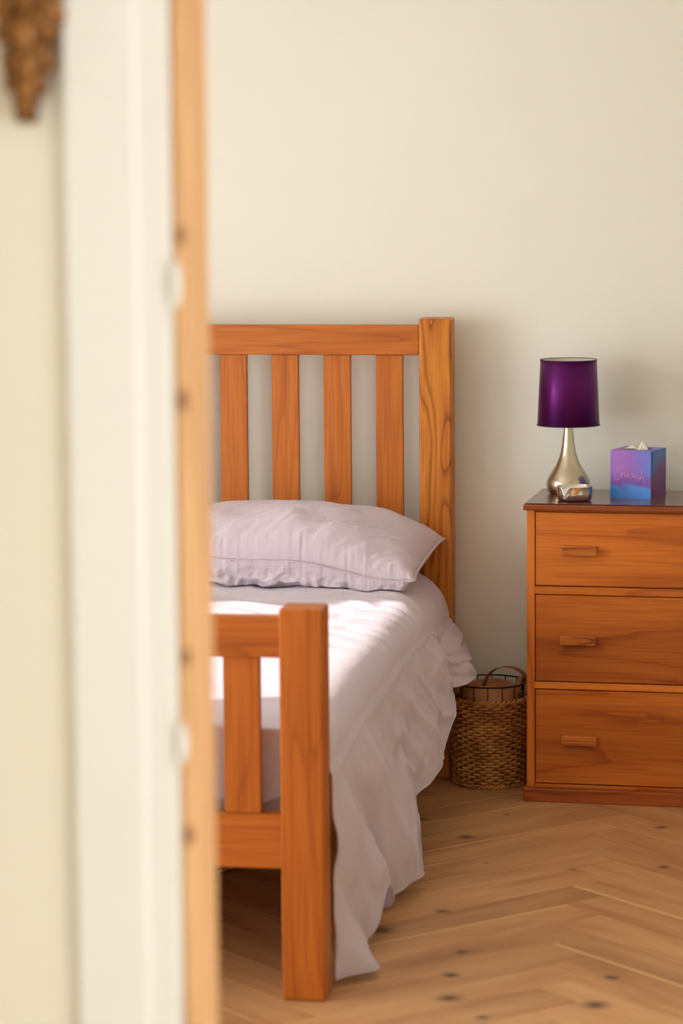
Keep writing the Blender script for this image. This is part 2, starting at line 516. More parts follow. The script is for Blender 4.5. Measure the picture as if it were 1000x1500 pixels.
# ------------------------------------------------------------------ bed frame
BX1 = -.927; PW = .087                 # right side, post width
NS = 9; PITCH_S = .1430; SW = .0735; G0 = .0455
inner = NS * PITCH_S - (PITCH_S - SW) + 2 * G0
BX0 = BX1 - inner - 2 * PW
YF, YH = 5.470, 7.580                  # front faces of the foot and head posts
bed = tag(empty('bed', ((BX0 + BX1) / 2, (YF + YH + PW) / 2, 0)), 'honey-coloured oak double bed frame with slatted headboard and footboard', 'bed')
bc = bed.location.copy()


def bbox(name, lo, hi, mat, bev=.003, seg=2):
    return box(name, [lo[i] - bc[i] for i in range(3)], [hi[i] - bc[i] for i in range(3)], mat, bed, bev, seg)


for (y, zt, fl) in ((YF, .797, 0), (YH, 1.256, 1)):
    bbox('post', (BX1 - PW, y, 0), (BX1, y + PW, zt), M['bed_flame'] if fl else M['bed_z'], .005, 3)
    bbox('post', (BX0, y, 0), (BX0 + PW, y + PW, zt), M['bed_z'], .005, 3)
x0, x1 = BX0 + PW, BX1 - PW
bbox('top_rail', (x0, YF + .018, .695), (x1, YF + .060, .777), M['bed_x'])
bbox('bottom_rail', (x0, YF + .018, .266), (x1, YF + .060, .376), M['bed_x'])
bbox('top_rail', (x0, YH + .004, 1.157), (x1, YH + .040, 1.238), M['bed_x'])
bbox('bottom_rail', (x0, YH + .004, .30), (x1, YH + .040, .42), M['bed_x'])
for i in range(NS):
    xr = x1 - G0 - i * PITCH_S
    bbox('slat', (xr - SW, YF + .028, .376), (xr, YF + .050, .695), M['bed_z'], .0015, 1)
    bbox('slat', (xr - SW, YH + .011, .42), (xr, YH + .031, 1.157), M['bed_z'], .0015, 1)
for xa in (BX0 + .034, BX1 - .062):
    bbox('side_rail', (xa, YF + PW, .27), (xa + .028, YH, .385), M['bed_y'])
for i in range(12):
    y = YF + PW + .06 + i * .158
    bbox('base_slat', (BX0 + .056, y, .290), (BX1 - .056, y + .07, .312), M['bed_x'], .002, 1)

# mattress
MX0, MX1, MY0, MY1 = BX0 + .062, BX1 - .062, YF + PW + .012, YH - .012
bm = bmesh.new(); bmesh.ops.create_cube(bm, size=1)
for v_ in bm.verts:
    v_.co = Vector((v_.co.x * (MX1 - MX0), v_.co.y * (MY1 - MY0), v_.co.z * .205))
bmesh.ops.bevel(bm, geom=bm.edges[:], offset=.035, segments=4, affect='EDGES', profile=.5)
me = bpy.data.meshes.new('mattress'); bm.to_mesh(me); bm.free()
mat_o = tag(link('mattress', me, M['mattress'], None, ((MX0 + MX1) / 2, (MY0 + MY1) / 2, .3145 + .1025), smooth=True),
            'pale mattress peeping out under the lilac cover behind the footboard', 'mattress')

# ------------------------------------------------------------------ bed cover
XR0 = BX1 - .082                       # where the top begins to roll over the side
RR = .08


def ridged(p):
    return 1 - 2 * abs(noise.noise(p))


def top_z(x, y):
    u = (x - (BX0 + BX1) / 2) / ((BX1 - BX0) / 2)
    z = .562 + .012 * (1 - u * u) - .028 * ss(5.95, 5.58, y)
    w = Vector((x * 2.2 + y * .8, y * 9, .3)); z += .006 * noise.noise(w) * ss(7.3, 6.9, y)
    w = Vector((x * 3 - y * 3, y * 11 + x * 5, 1.7)); z += .010 * ridged(w) * ss(5.9, 6.4, y)
    z += .007 * ridged(Vector((x * 12 + y * 5, y * 17, 4.1))) * ss(6.3, 6.7, y)
    return z


def hem_z(y):
    z = .020 + .10 * gauss(y, 5.95, .085) + .022 * ss(5.9, 6.3, y)
    z = z + (.165 - z) * ss(6.375, 6.42, y)
    z += .045 * ss(6.42, 6.9, y) + .10 * ss(6.85, 7.22, y)
    return z + .02 * ss(7.25, 7.5, y)


def fold(y):
    f = .030 * gauss(y, 5.62, .06) - .035 * gauss(y, 5.80, .05) + .004 * gauss(y, 5.97, .05) - .045 * gauss(y, 6.14, .06)
    f += 0.026 * gauss(y, 6.35, .06) - .025 * gauss(y, 6.56, .08) + .012 * gauss(y, 6.8, .09)
    f += .010 * gauss(y, 7.08, .10) - .035 * gauss(y, 7.24, .035) + .030 * gauss(y, 7.38, .08)
    return f


def shoulder(y):
    k = ss(6.95, 7.4, y)
    return XR0 - .055 * k, RR + .055 * k


def side_pt(y, t):
    """t 0..1 from the top edge down to the hem"""
    xs, rs = shoulder(y); zt = top_z(xs, y); h = hem_z(y)
    if t < .2:
        th = t / .2 * math.pi / 2
        return Vector((xs + rs * math.sin(th), y, zt - rs * (1 - math.cos(th))))
    q = (t - .2) / .8
    lean = .45 * ss(6.75, 6.2, y)            # creases run slantwise towards the headboard as they fall
    ft = ss(5.55, 5.66, y)
    x = xs + rs + .055 * q ** .8 * (.15 + .85 * ft) + fold(y + lean * (1 - q)) * q ** .65 * ft
    x += (.010 * noise.noise(Vector((y * 6 + q * 1.5, q * 2.2, 9))) + .011 * ridged(Vector(((y - .55 * q) * 5.5, q * 1.2, 3))) + .004 * ridged(Vector(((y - .4 * q) * 15, q * 3, 6)))) * min(1, q * 3) * (1 - .55 * ss(.7, 1, q))
    x = max(x, BX1 + .006 + .004 * q)
    z = zt - rs + (h - (zt - rs)) * q
    x += .0022 * noise.noise(Vector((y * 22, q * 9 + y * 8, 2)))
    return Vector((x, y + .012 * q * math.sin(y * 8), z))


CY0, CY1 = YF + PW * .98, YH - .035
NY, NXT, NSD = 210, 90, 56
vs, fs = [], []
XL0 = BX0 + .105
for j in range(NY + 1):
    y = CY0 + (CY1 - CY0) * j / NY
    for i in range(NSD, 0, -1):            # left-hand side, hanging plainly
        q = i / NSD
        zt = top_z(XL0, y)
        vs.append(Vector((XL0 - .075 * min(1, q * 5) ** .5 - .04 * q - .02 * q * math.sin(y * 11), y, zt - (zt - .12) * q ** 1.15)))
    for i in range(NXT + 1):
        x = XL0 + (shoulder(y)[0] - XL0) * i / NXT
        vs.append(Vector((x, y, top_z(x, y))))
    for i in range(1, NSD + 1):
        vs.append(side_pt(y, i / NSD))
NC = NSD * 2 + NXT + 1
for j in range(NY):
    for i in range(NC - 1):
        a = j * NC + i
        fs.append((a, a + 1, a + NC + 1, a + NC))
# the foot end tucked down inside the footboard
n0 = len(vs); NF = 14
for k in range(NF + 1):
    for i in range(NXT + 1):
        x = XL0 + (XR0 - XL0) * i / NXT
        q = k / NF
        zt = top_z(x, CY0)
        lo = .375 + .012 * math.sin(x * 9.0) + .035 * ss(-1.08, -1.0, x)
        vs.append(Vector((x, CY0 - .001 + .008 * math.sin(q * 3.1) + .003 * noise.noise(Vector((x * 9, q * 2, 0))), zt - (zt - lo) * q)))
W1 = NXT + 1
for k in range(NF):
    for i in range(NXT):
        a = n0 + k * W1 + i
        fs.append((a, a + W1, a + W1 + 1, a + 1))
cv = pydata('bed_cover', vs, fs, M['cover'], smooth=True)
md = cv.modifiers.new('thickness', 'SOLIDIFY'); md.thickness = .004; md.offset = -1
tag(cv, 'crumpled lilac cotton bed cover hanging down to the floor beside the footboard', 'bed cover')
hv = []
hf = []
tube_geo(hv, hf, [side_pt(CY0 + (CY1 - CY0) * j / NY, 1.0) + Vector((.001, 0, .001)) for j in range(NY + 1)], .0024, 6)
pydata('hem', hv, hf, M['cover'], cv, smooth=True)

# ------------------------------------------------------------------ pillow
PWX, PDY = .74, .41
pc0 = Vector((-.945 - PWX / 2, 7.362, .0))
NU, NV = 200, 110


def pil(u, v, side):
    """u across -1..1, v front(-1) .. back(1), side +1 top, -1 bottom"""
    f = max(0, 1 - abs(u) ** 3.6) ** .6 * max(0, 1 - abs(v) ** 2.4) ** .5
    x = u * PWX / 2 * (1 - .05 * (1 - abs(v) ** 2)) - .026 * max(0, u) * ss(.6, -1, v)
    y = v * PDY / 2 * (1 - .07 * (1 - abs(u) ** 2.5))
    fr = ss(1, -1, v)
    seam = .655 - .050 * ss(-.2, 1, u) * fr + .004 * math.sin(u * 7) * fr
    seam += .004 * ss(.7, 1, u) * (1 + v)
    z = seam + (f * .128 if side > 0 else -f * .10)
    # creases fanning back from the front seam
    amp = min(1, f * 2.0)
    dx = x - 1.5 * y
    n = (ridged(Vector((dx * 13, y * 6 + x * 2, 3 + side))) * .013 + ridged(Vector((dx * 34, y * 15, 8 + side))) * .0085 + ridged(Vector((dx * 46, y * 34, 2 + side))) * .0025) * (.10 + ss(.35, -.8, v) * (.55 + .45 * ss(-.5, .3, u)))
    n2 = noise.noise(Vector((x * 9 + y * 5, y * 9, 5 + side))) * .007
    if side > 0:
        z += (n + n2) * amp
    else:
        bul = gauss(v, -.80, .17) * ss(1, .9, abs(u))
        y -= (.010 + .024 * ridged(Vector((x * 13, z * 22, 7))) + .010 * ridged(Vector((x * 34, z * 50, 2)))) * bul
        z += (.012 * noise.noise(Vector((x * 19, y * 24, 1)))) * bul
    puck = gauss(v, -.96, .06)
    z += .0042 * noise.noise(Vector((x * 95, 0, side * 3))) * puck
    y += .004 * noise.noise(Vector((x * 110, 4, 0))) * puck
    if side < 0:
        xr = x + pc0.x - XR0
        if xr <= 0:
            z = max(z, top_z(x + pc0.x, y + pc0.y) + .004)
        if xr > 0:
            z = max(z, top_z(XR0, y + pc0.y) - RR + math.sqrt(max(0, RR * RR - xr * xr)) + .004)
    return Vector((x, y, z))


vs, fs = [], []
for side in (1, -1):
    n0 = len(vs)
    for j in range(NV + 1):
        v0 = -1 + 2 * j / NV; v_ = math.sin(v0 * math.pi / 2) * .55 + v0 * .45
        for i in range(NU + 1):
            u0 = -1 + 2 * i / NU; u_ = math.sin(u0 * math.pi / 2) * .5 + u0 * .5
            vs.append(pil(u_, v_, side))
    for j in range(NV):
        for i in range(NU):
            a = n0 + j * (NU + 1) + i
            q = (a, a + 1, a + NU + 2, a + NU + 1)
            fs.append(q if side > 0 else q[::-1])
me = bpy.data.meshes.new('pillow'); me.from_pydata(vs, [], fs); me.update()
bm = bmesh.new(); bm.from_mesh(me); bmesh.ops.remove_doubles(bm, verts=bm.verts[:], dist=.0006); bm.to_mesh(me); bm.free()
pl = link('pillow', me, M['pillow'], None, pc0, smooth=True)
tag(pl, 'plump lilac pillow with puckered front seam, leaning on the headboard', 'pillow')
seam_pts = [pil(-1 + 2 * i / 120, -1, 1) + Vector((0, -.003, 0)) for i in range(121)]
tube('seam', seam_pts, .0038, M['pillow'], pl, seg=8)
tube('side_seam', [pil(1, -1 + 2 * i / 60, 1) + Vector((.002, 0, 0)) for i in range(61)], .003, M['pillow'], pl, seg=8)
sv_, sf_ = [], []
for i in range(150):
    p = pil(-.985 + 1.97 * i / 149, -1, 1) + Vector((0, -.0075, .0042))
    tube_geo(sv_, sf_, [p + Vector((-.0014, 0, -.001)), p + Vector((.0014, 0, .001))], .0007, 4)
pydata('stitching', sv_, sf_, M['stitch'], pl)

# ------------------------------------------------------------------ chest of drawers
DY, DX = 7.335, P(771, 900, 'y', 7.335).x
RZ = R(-2.6)
chest = tag(empty('chest_of_drawers', (DX, DY, 0), RZ), 'orange-brown oak chest of three drawers with block handles standing against the wall', 'chest of drawers')
zd = lambda py: P(782, py, 'y', DY).z
DWID, DDEP = .86, .325
stile = .021
z_top0, z_top1 = zd(747), zd(736.5)
z_pl = zd(1153)
box('side_panel', (0, .004, z_pl), (stile, DDEP, z_top0), M['dr_z'], chest, .0015)
box('side_panel', (DWID - stile, .004, z_pl), (DWID, DDEP, z_top0), M['dr_z'], chest, .0015)
box('back_panel', (stile, DDEP - .01, z_pl), (DWID - stile, DDEP, z_top0), M['gap'], chest, 0)
box('plinth', (-.008, -.012, 0), (DWID + .008, DDEP, z_pl), M['dr_dark'], chest, .003, 2)
tp = box('top', (-.008, -.014, z_top0), (DWID + .008, DDEP + .004, z_top1 - .003), M['dr_edge'], chest, .004, 3)
box('top_veneer', (-.004, -.010, z_top1 - .0029), (DWID + .004, DDEP + .004, z_top1), M['dr_top'], chest, .0012)
draw = [(749.5, 858), (871, 998), (1009.5, 1147)]
for a, b in ((858.8, 870.2), (998.8, 1008.5), (1147.8, 1153)):
    box('rail', (stile, .003, zd(b)), (DWID - stile, .05, zd(a)), M['dr_x'], chest, .001)
box('rail', (stile, .003, zd(749)), (DWID - stile, .05, z_top0), M['dr_x'], chest, .001)
hz = [(798, 812, 822, 873), (929, 943, 820, 873), (1075, 1089, 822, 874)]
for (a, b), (ha, hb, hx0, hx1) in zip(draw, hz):
    zc = (zd(a) + zd(b)) / 2
    d = box('drawer', (stile + .0022, .0045, zd(b) + .001), (DWID - stile - .0022, .28, zd(a) - .001), M['dr_x'], chest, .0015)
    hc = (zd(ha) + zd(hb)) / 2
    xa = P(hx0, ha, 'y', DY - .02).x - DX
    for xx in (xa, DWID - xa - .093):
        hm = box_mesh('handle', .093, .022, .025, .003, 2)
        for v_ in hm.vertices:               # slightly undercut like a finger pull
            if v_.co.z < 0 and v_.co.y < 0:
                v_.co.y += .004
        h = link('handle', hm, M['handle'], d, (xx + .0465 - d.location.x, .0045 - .011 - d.location.y, hc - d.location.z))
    del zc
TOPZ = z_top1

# ------------------------------------------------------------------ table lamp
t = NT('brushed_nickel'); t.set(Metallic=1.0, Roughness=.24, Base_Color=srgb(196, 186, 166)); t.b.inputs['Anisotropic'].default_value = .5
t.bump(t.noise(t.coords((20, 20, 400), False), 1, 2), .05, .0005); M['nickel'] = t.m
t = NT('purple_satin'); t.set(Metallic=.75, Roughness=.42, Base_Color=srgb(92, 20, 96)); t.b.inputs['Anisotropic'].default_value = .85
tg = t.add('ShaderNodeTangent', direction_type='RADIAL', axis='Z'); t.link(tg.outputs[0], t.b.inputs['Tangent']); t.b.inputs['Anisotropic Rotation'].default_value = .25
t.bump(t.noise(t.coords((30, 30, 700), False), 1, 2), .06, .0004); M['satin'] = t.m
M['shade_trim'] = plain('shade_edge', srgb(52, 16, 48), .6)
M['shade_in'] = plain('shade_lining', srgb(228, 216, 214), .8)
lp = P(832, 719, 'z', TOPZ); lp.y = min(lp.y, 7.56)
lp = P(832, 720, 'y', 7.55); lamp = tag(empty('table_lamp', (lp.x, 7.55, TOPZ)), 'table lamp with dark purple satin shade and teardrop brushed-metal base', 'lamp')
S = 7.55 / 4167 / math.cos(YAW) * 1.0
zl = lambda py: P(832, py, 'y', 7.55).z - TOPZ
zs1, zs0, zb = zl(527), zl(622), zl(624)
rad = lambda w: w * S / 2
prof = [(0, 0), (rad(52), 0), (rad(57), .004), (rad(61.5), .014), (rad(63), .024), (rad(62), .034), (rad(57), .046), (rad(48), .060), (rad(37), .076), (rad(28.5), .093),
        (rad(22.5), .112), (rad(18.5), .132), (rad(15.5), .155), (rad(13.3), zb * .97), (rad(12.6), zb + .012), (0, zb + .012)]
# smooth the profile
def smooth_prof(p, n=4):
    out = []
    for i in range(len(p) - 1):
        p0, p1, p2, p3 = p[max(0, i - 1)], p[i], p[i + 1], p[min(len(p) - 1, i + 2)]
        for k in range(n):
            s = k / n
            out.append(tuple(max(0, .5 * (2 * p1[c] + (p2[c] - p0[c]) * s + (2 * p0[c] - 5 * p1[c] + 4 * p2[c] - p3[c]) * s * s + (3 * p1[c] - p0[c] - 3 * p2[c] + p3[c]) * s ** 3)) for c in (0, 1)))
    return out + [p[-1]]
lathe('base', prof[:2] + smooth_prof(prof[1:14]) + prof[14:], M['nickel'], lamp, seg=64)
r1, r0_ = rad(81.5), rad(90.5)
lathe('shade', [(r0_ - .0015, zs0), (r0_, zs0), (r1, zs1), (r1 - .0015, zs1)], M['satin'], lamp, seg=96)
lathe('shade_lining', [(r0_ - .0016, zs0 + .0005), (r1 - .0016, zs1 - .0005)], M['shade_in'], lamp, seg=96)
for rr, zz in ((r0_, zs0), (r1, zs1)):
    tube('trim_ring', [(rr * math.cos(a * math.pi / 48), rr * math.sin(a * math.pi / 48), zz) for a in range(96)], .0016, M['shade_trim'], lamp, seg=6, closed=True)
M['white_metal'] = plain('white_enamel', srgb(225, 220, 214), .4)
cr = []
lathe('lamp_holder', [(0, zb + .012), (.014, zb + .012), (.014, zb + .07), (.012, zb + .075), (0, zb + .075)], M['white_metal'], lamp, seg=24)
sv_, sf_ = [], []
for k in range(3):
    a = k * 2 * math.pi / 3 + .5
    tube_geo(sv_, sf_, [(.012 * math.cos(a), .012 * math.sin(a), zb + .06), ((r1 - .002) * math.cos(a), (r1 - .002) * math.sin(a), zs1 - .006)], .0014, 6)
pydata('shade_carrier', sv_, sf_, M['white_metal'], lamp, smooth=True)
bulb = [(0, zb + .075), (.012, zb + .076), (.013, zb + .09), (.022, zb + .105), (.024, zb + .118), (.02, zb + .132), (.01, zb + .14), (0, zb + .141)]
lathe('bulb', bulb, plain('bulb_glass', srgb(235, 232, 225), .3), lamp, seg=24)

# ------------------------------------------------------------------ small silver dish
M['chrome'] = plain('polished_silver', srgb(232, 228, 220), .05, 1.0)
dq = P(840, 733, 'z', TOPZ); dish = tag(empty('trinket_dish', (dq.x + .002, 7.40, TOPZ), R(20)), 'small polished silver dish in front of the lamp base', 'dish')
SEG = 72
vs, fs = [], []
prof = [(.0, .0), (.034, .0), (.0415, .0012), (.0455, .004), (.0468, .020), (.0470, .036), (.0476, .0375), (.0460, .0375), (.0450, .020), (.0430, .006), (.0, .0045)]
for r_, z_ in prof:
    for k in range(SEG):
        a = 2 * math.pi * k / SEG
        lip = 1 - .55 * gauss(((a - R(222) + math.pi) % (2 * math.pi)) - math.pi, 0, .17) if z_ > .01 else 1
        vs.append((r_ * math.cos(a), r_ * .9 * math.sin(a), .0 + z_ * lip))
for i in range(len(prof) - 1):
    for k in range(SEG):
        k2 = (k + 1) % SEG
        fs.append((i * SEG + k, i * SEG + k2, (i + 1) * SEG + k2, (i + 1) * SEG + k))
pydata('bowl', vs, fs, M['chrome'], dish, smooth=True)
tube('rim', [((.0468) * math.cos(a), .0421 * math.sin(a), .0372 * (1 - .55 * gauss(((a - R(222) + math.pi) % (2 * math.pi)) - math.pi, 0, .17)))
             for a in [2 * math.pi * k / 96 for k in range(96)]], .0013, M['chrome'], dish, seg=8, closed=True)

# ------------------------------------------------------------------ tissue box
t = NT('tissue_box_print')
v = t.coords((1, 1, 1), False)
n1 = t.noise(v, 14.0, 2, .5, .5)
sx = t.add('ShaderNodeSeparateXYZ'); t.link(v, sx.inputs[0])
wv = t.math('MULTIPLY', t.math('SUBTRACT', n1, .5), .07)
ux = t.math('ADD', t.math('ADD', t.math('DIVIDE', sx.outputs['X'], .113), 1.0), t.math('MULTIPLY', wv, 5))      # 0 left .. 1 right
uz = t.math('ADD', sx.outputs['Z'], wv)
front = t.ramp(ux, [(0, srgb(112, 96, 200)), (.12, srgb(160, 92, 190)), (.55, srgb(140, 86, 184)), (.95, srgb(84, 112, 212))])
viol = t.ramp(uz, [(.034, (1, 1, 1, 1)), (.07, (0, 0, 0, 1))])
front = t.mix(viol, front, srgb(112, 48, 156))
front = t.mix(t.ramp(uz, [(.024, (1, 1, 1, 1)), (.034, (0, 0, 0, 1))]), front, srgb(62, 134, 222))
sidec = t.ramp(t.math('ADD', uz, t.math('MULTIPLY', sx.outputs['Y'], -.45)), [(.0, srgb(112, 46, 124)), (.045, srgb(108, 44, 128)), (.075, srgb(52, 112, 190)), (.12, srgb(60, 120, 206))])
nrm = t.add('ShaderNodeSeparateXYZ'); t.link(t.add('ShaderNodeTexCoord').outputs['Normal'], nrm.inputs[0])
cc = t.mix(t.math('GREATER_THAN', nrm.outputs['X'], .5), front, sidec)
t.link(cc, t.b.inputs['Base Color']); t.set(Roughness=.35); M['tbox'] = t.m
TB, TH = .113, .126
TANG = YAW + R(-27)
ctr = P(953, 729, 'z', TOPZ)
qa = P(953, 729, 'y', 7.455)
# near vertical edge of the box at qa; the box turns its front to the left of it
tb = tag(empty('tissue_box', (qa.x, 7.44, TOPZ), TANG), 'cube tissue box printed in purple and blue with a white tissue poking out', 'tissue box')
# local frame: front face spans x from -TB to 0 at y=0, depth along +y
H_ = .038
vs = [(-TB, 0, 0), (0, 0, 0), (0, TB, 0), (-TB, TB, 0), (-TB, 0, TH), (0, 0, TH), (0, TB, TH), (-TB, TB, TH)]
fs = [(0, 3, 2, 1), (0, 1, 5, 4), (1, 2, 6, 5), (2, 3, 7, 6), (3, 0, 4, 7)]
NO = 20
for k in range(NO):
    a = 2 * math.pi * k / NO
    vs.append((-TB / 2 + .036 * math.cos(a), TB / 2 + .026 * math.sin(a), TH))
def nearest(k):
    a = (2 * math.pi * k / NO) % (2 * math.pi)
    return 6 if a < math.pi / 2 else 7 if a < math.pi else 4 if a < 1.5 * math.pi else 5
for k in range(NO):
    k2 = (k + 1) % NO
    c1, c2 = nearest(k), nearest(k2)
    if c1 == c2:
        fs.append((8 + k, c1, 8 + k2))
    else:
        fs.append((8 + k, c1, c2, 8 + k2))
pydata('carton', vs, fs, M['tbox'], tb)
M['tissue'] = plain('tissue_paper', srgb(244, 242, 234), .9, nscale=60)
vs, fs = [], []
NA, NB = 18, 10
for j in range(NB + 1):
    q = j / NB
    for i in range(NA + 1):
        u = i / NA * 2 - 1
        wv = math.sin(u * 9) * .006 * (1 - q) + .004 * noise.noise(Vector((u * 4, q * 5, 1)))
        vs.append((-TB / 2 + .010 + u * .026 * (1 - q ** 1.4 * .92), TB / 2 + wv - .008 + .01 * q, TH - .012 + .035 * q * (1 - .25 * abs(u))))
for j in range(NB):
    for i in range(NA):
        a = j * (NA + 1) + i; fs.append((a, a + 1, a + NA + 2, a + NA + 1))
ts = pydata('tissue', vs, fs, M['tissue'], tb, smooth=True)
ts.modifiers.new('thickness', 'SOLIDIFY').thickness = .0006
fl_v = [(-TB * .80 + .026 * (i / 6), TB * .42 + .020 * (j / 4), TH + .001 + .007 * math.sin(i / 6 * math.pi) * (j / 4)) for j in range(5) for i in range(7)]
fl_f = [(j * 7 + i, j * 7 + i + 1, j * 7 + i + 8, j * 7 + i + 7) for j in range(4) for i in range(6)]
fo = pydata('opening_flap', fl_v, fl_f, M['tissue'], tb, smooth=True); fo.modifiers.new('thickness', 'SOLIDIFY').thickness = .0006
# tuck slit on the right-hand side
pydata('side_slit', [(.0004, .006, TH - .004), (.0004, .010, TH - .004), (.0004, .013, TH * .50), (.0004, .0115, TH * .50)], [(0, 1, 2, 3)], M['gap'], tb)
# printed script word on the front
L = {
    'C': (.62, [[(.55, .80), (.50, .98), (.30, 1.0), (.10, .75), (.0, .40), (.10, .05), (.35, -.05), (.62, .20)]]),
    'h': (.46, [[(-.08, .1), (.12, .70), (.16, 1.05), (.08, 1.0), (.06, .5), (.04, 0)], [(.05, .2), (.16, .48), (.28, .48), (.30, .2), (.34, 0), (.46, .12)]]),
    'e': (.36, [[(-.02, .18), (.2, .28), (.24, .44), (.12, .5), (.02, .3), (.08, .04), (.2, 0), (.36, .14)]]),
    'r': (.34, [[(-.02, .12), (.06, .5), (.09, .42), (.22, .46), (.2, .15), (.24, 0), (.34, .12)]]),
    'i': (.2, [[(-.02, .12), (.06, .48), (.05, .1), (.1, 0), (.2, .12)], [(.09, .66), (.10, .70)]]),
    's': (.3, [[(-.02, .12), (.14, .52), (.2, .3), (.2, .05), (.08, -.02), (.04, .06)], [(.16, .02), (.3, .14)]]),
}
sv_, sf_ = [], []
word = 'Cherish'; sc = .030; total = sum(L[ch][0] for ch in word); x = 0
for ch in word:
    w, strokes = L[ch]
    for st in strokes:
        pts = []
        for a, b in zip(st[:-1], st[1:]):
            for k in range(3):
                pts.append((a[0] + (b[0] - a[0]) * k / 3, a[1] + (b[1] - a[1]) * k / 3))
        pts.append(st[-1])
        for _ in range(2):
            pts = [pts[0]] + [tuple((pts[i - 1][c] + 2 * pts[i][c] + pts[i + 1][c]) / 4 for c in (0, 1)) for i in range(1, len(pts) - 1)] + [pts[-1]]
        w3 = []
        for a, b in pts:
            gx = (x + a + b * .12) / total
            w3.append((-TB * .90 + gx * TB * .76, -.0003, TH * (.35 + .12 * math.sin(min(1, max(0, gx)) * 2.9) - .05 * gx) + b * sc * (1 if ch == 'C' else .9)))
        tube_geo(sv_, sf_, w3, .00075, 5)
    x += w
pydata('lettering', sv_, sf_, plain('lettering_pink', srgb(214, 158, 220), .4), tb, smooth=True)

# ------------------------------------------------------------------ baskets
t = NT('wicker')
v = t.coords((1, 1, 1), False)
f = t.noise(v, 25, 2, .5)
t.link(t.ramp(f, [(.3, srgb(160, 104, 48)), (.6, srgb(206, 148, 80)), (.8, srgb(222, 170, 100))]), t.b.inputs['Base Color']); t.set(Roughness=.6)
M['wicker'] = t.m
M['wire'] = plain('black_wire', srgb(28, 26, 24), .5, .6)
t = NT('tan_leather'); f = t.noise(t.coords(seeded=False), 25, 4)
t.link(t.ramp(f, [(.3, srgb(128, 80, 44)), (.7, srgb(164, 108, 62))]), t.b.inputs['Base Color']); t.set(Roughness=.55); M['leather'] = t.m
M['liner'] = plain('tan_liner', srgb(176, 126, 84), .9, nscale=14, namp=.14)


def weave(name, r, z0, z1, rows, stakes, parent, rtop=None, bulge=0):
    """woven wall: rows of weavers passing over and under upright stakes"""
    rtop = rtop or r
    vs, fs = [], []
    n = stakes * 4
    h = (z1 - z0) / rows
    for i in range(rows):
        z = z0 + (i + .5) * h; q = i / (rows - 1); rr = r + (rtop - r) * q + bulge * math.sin(q * math.pi)
        pts = []
        for k in range(n):
            a = 2 * math.pi * k / n
            o = .0062 * math.cos(a * stakes / 2 + (i % 2) * math.pi)
            pts.append(((rr + o) * math.cos(a), (rr + o) * math.sin(a), z + .0006 * math.sin(k * 1.7 + i * 2.3)))
        tube_geo(vs, fs, pts, h * .47, 6, closed=True)
    return pydata(name, vs, fs, M['wicker'], parent, smooth=True)


def stakes_mesh(name, r, z0, z1, n, parent):
    vs, fs = [], []
    for k in range(n):
        a = 2 * math.pi * k / n
        tube_geo(vs, fs, [(r * math.cos(a), r * math.sin(a), z0), (r * math.cos(a), r * math.sin(a), z1)], .0024, 5)
    return pydata(name, vs, fs, M['wicker'], parent, smooth=True)


BR = .099
bx = P(716, 1160, 'z', 0)
BYc = 7.545
bk = tag(empty('wicker_basket', (P(717, 1100, 'y', BYc).x, BYc, 0)), 'round woven wicker basket with black wire rim between the bed and the drawers', 'basket')
zt = P(716, 1031, 'y', BYc - BR).z; zw = P(716, 1008, 'y', BYc - BR).z
weave('woven_wall', BR - .006, .006, zt - .004, 29, 34, bk, rtop=BR - .002, bulge=.002)
stakes_mesh('stakes', BR - .005, .004, zt, 30, bk)
ring = lambda r, z, n=64, e=1: [(r * math.cos(2 * math.pi * k / n), r * math.sin(2 * math.pi * k / n), z) for k in range(n)]
for z, rr in ((.006, BR - .004), (zt, BR)):      # twisted braid at the bottom and the top edge
    vs, fs = [], []
    br = lambda k, ph: (rr + .004 * math.cos(k * .9 + ph * math.pi))
    for ph in range(2):
        tube_geo(vs, fs, [(br(k, ph) * math.cos(2 * math.pi * k / 140), br(k, ph) * math.sin(2 * math.pi * k / 140), z + .004 * math.sin(k * .9 + ph * math.pi))
                          for k in range(140)], .0036, 6, closed=True)
    tag(pydata('braid', vs, fs, M['wicker'], bk, smooth=True), kind='stuff')
lathe('basket_bottom', [(0, .006), (BR - .008, .006), (BR - .008, .012), (0, .012)], M['wicker'], bk, seg=40)
tube('rim_wire', ring(BR + .001, zw), .0021, M['wire'], bk, seg=8, closed=True)
tube('rim_wire', ring(BR - .001, zt + .003), .0017, M['wire'], bk, seg=8, closed=True)
for k in range(16):
    a = 2 * math.pi * (k + .15) / 16
    tube('upright_wire', [((BR) * math.cos(a), (BR) * math.sin(a), zt - .004), ((BR + .001) * math.cos(a), (BR + .001) * math.sin(a), zw)], .0016, M['wire'], bk, seg=6)
# cloth liner standing a little short of the wire, with an uneven edge
vs, fs = [], []
for k in range(72):
    a = 2 * math.pi * k / 72
    for j in range(6):
        z = .02 + (zw - .006 - .010 * abs(noise.noise(Vector((math.cos(a) * 2, math.sin(a) * 2, 1)))) - .02) * j / 5
        rr = BR - .012 - .004 * j / 5 + .003 * noise.noise(Vector((a * 3, j, 0)))
        vs.append((rr * math.cos(a), rr * math.sin(a), z))
for k in range(72):
    k2 = (k + 1) % 72
    for j in range(5):
        fs.append((k * 6 + j, k2 * 6 + j, k2 * 6 + j + 1, k * 6 + j + 1))
lnr = pydata('liner', vs, fs, M['liner'], bk, smooth=True); lnr.modifiers.new('thickness', 'SOLIDIFY').thickness = .002


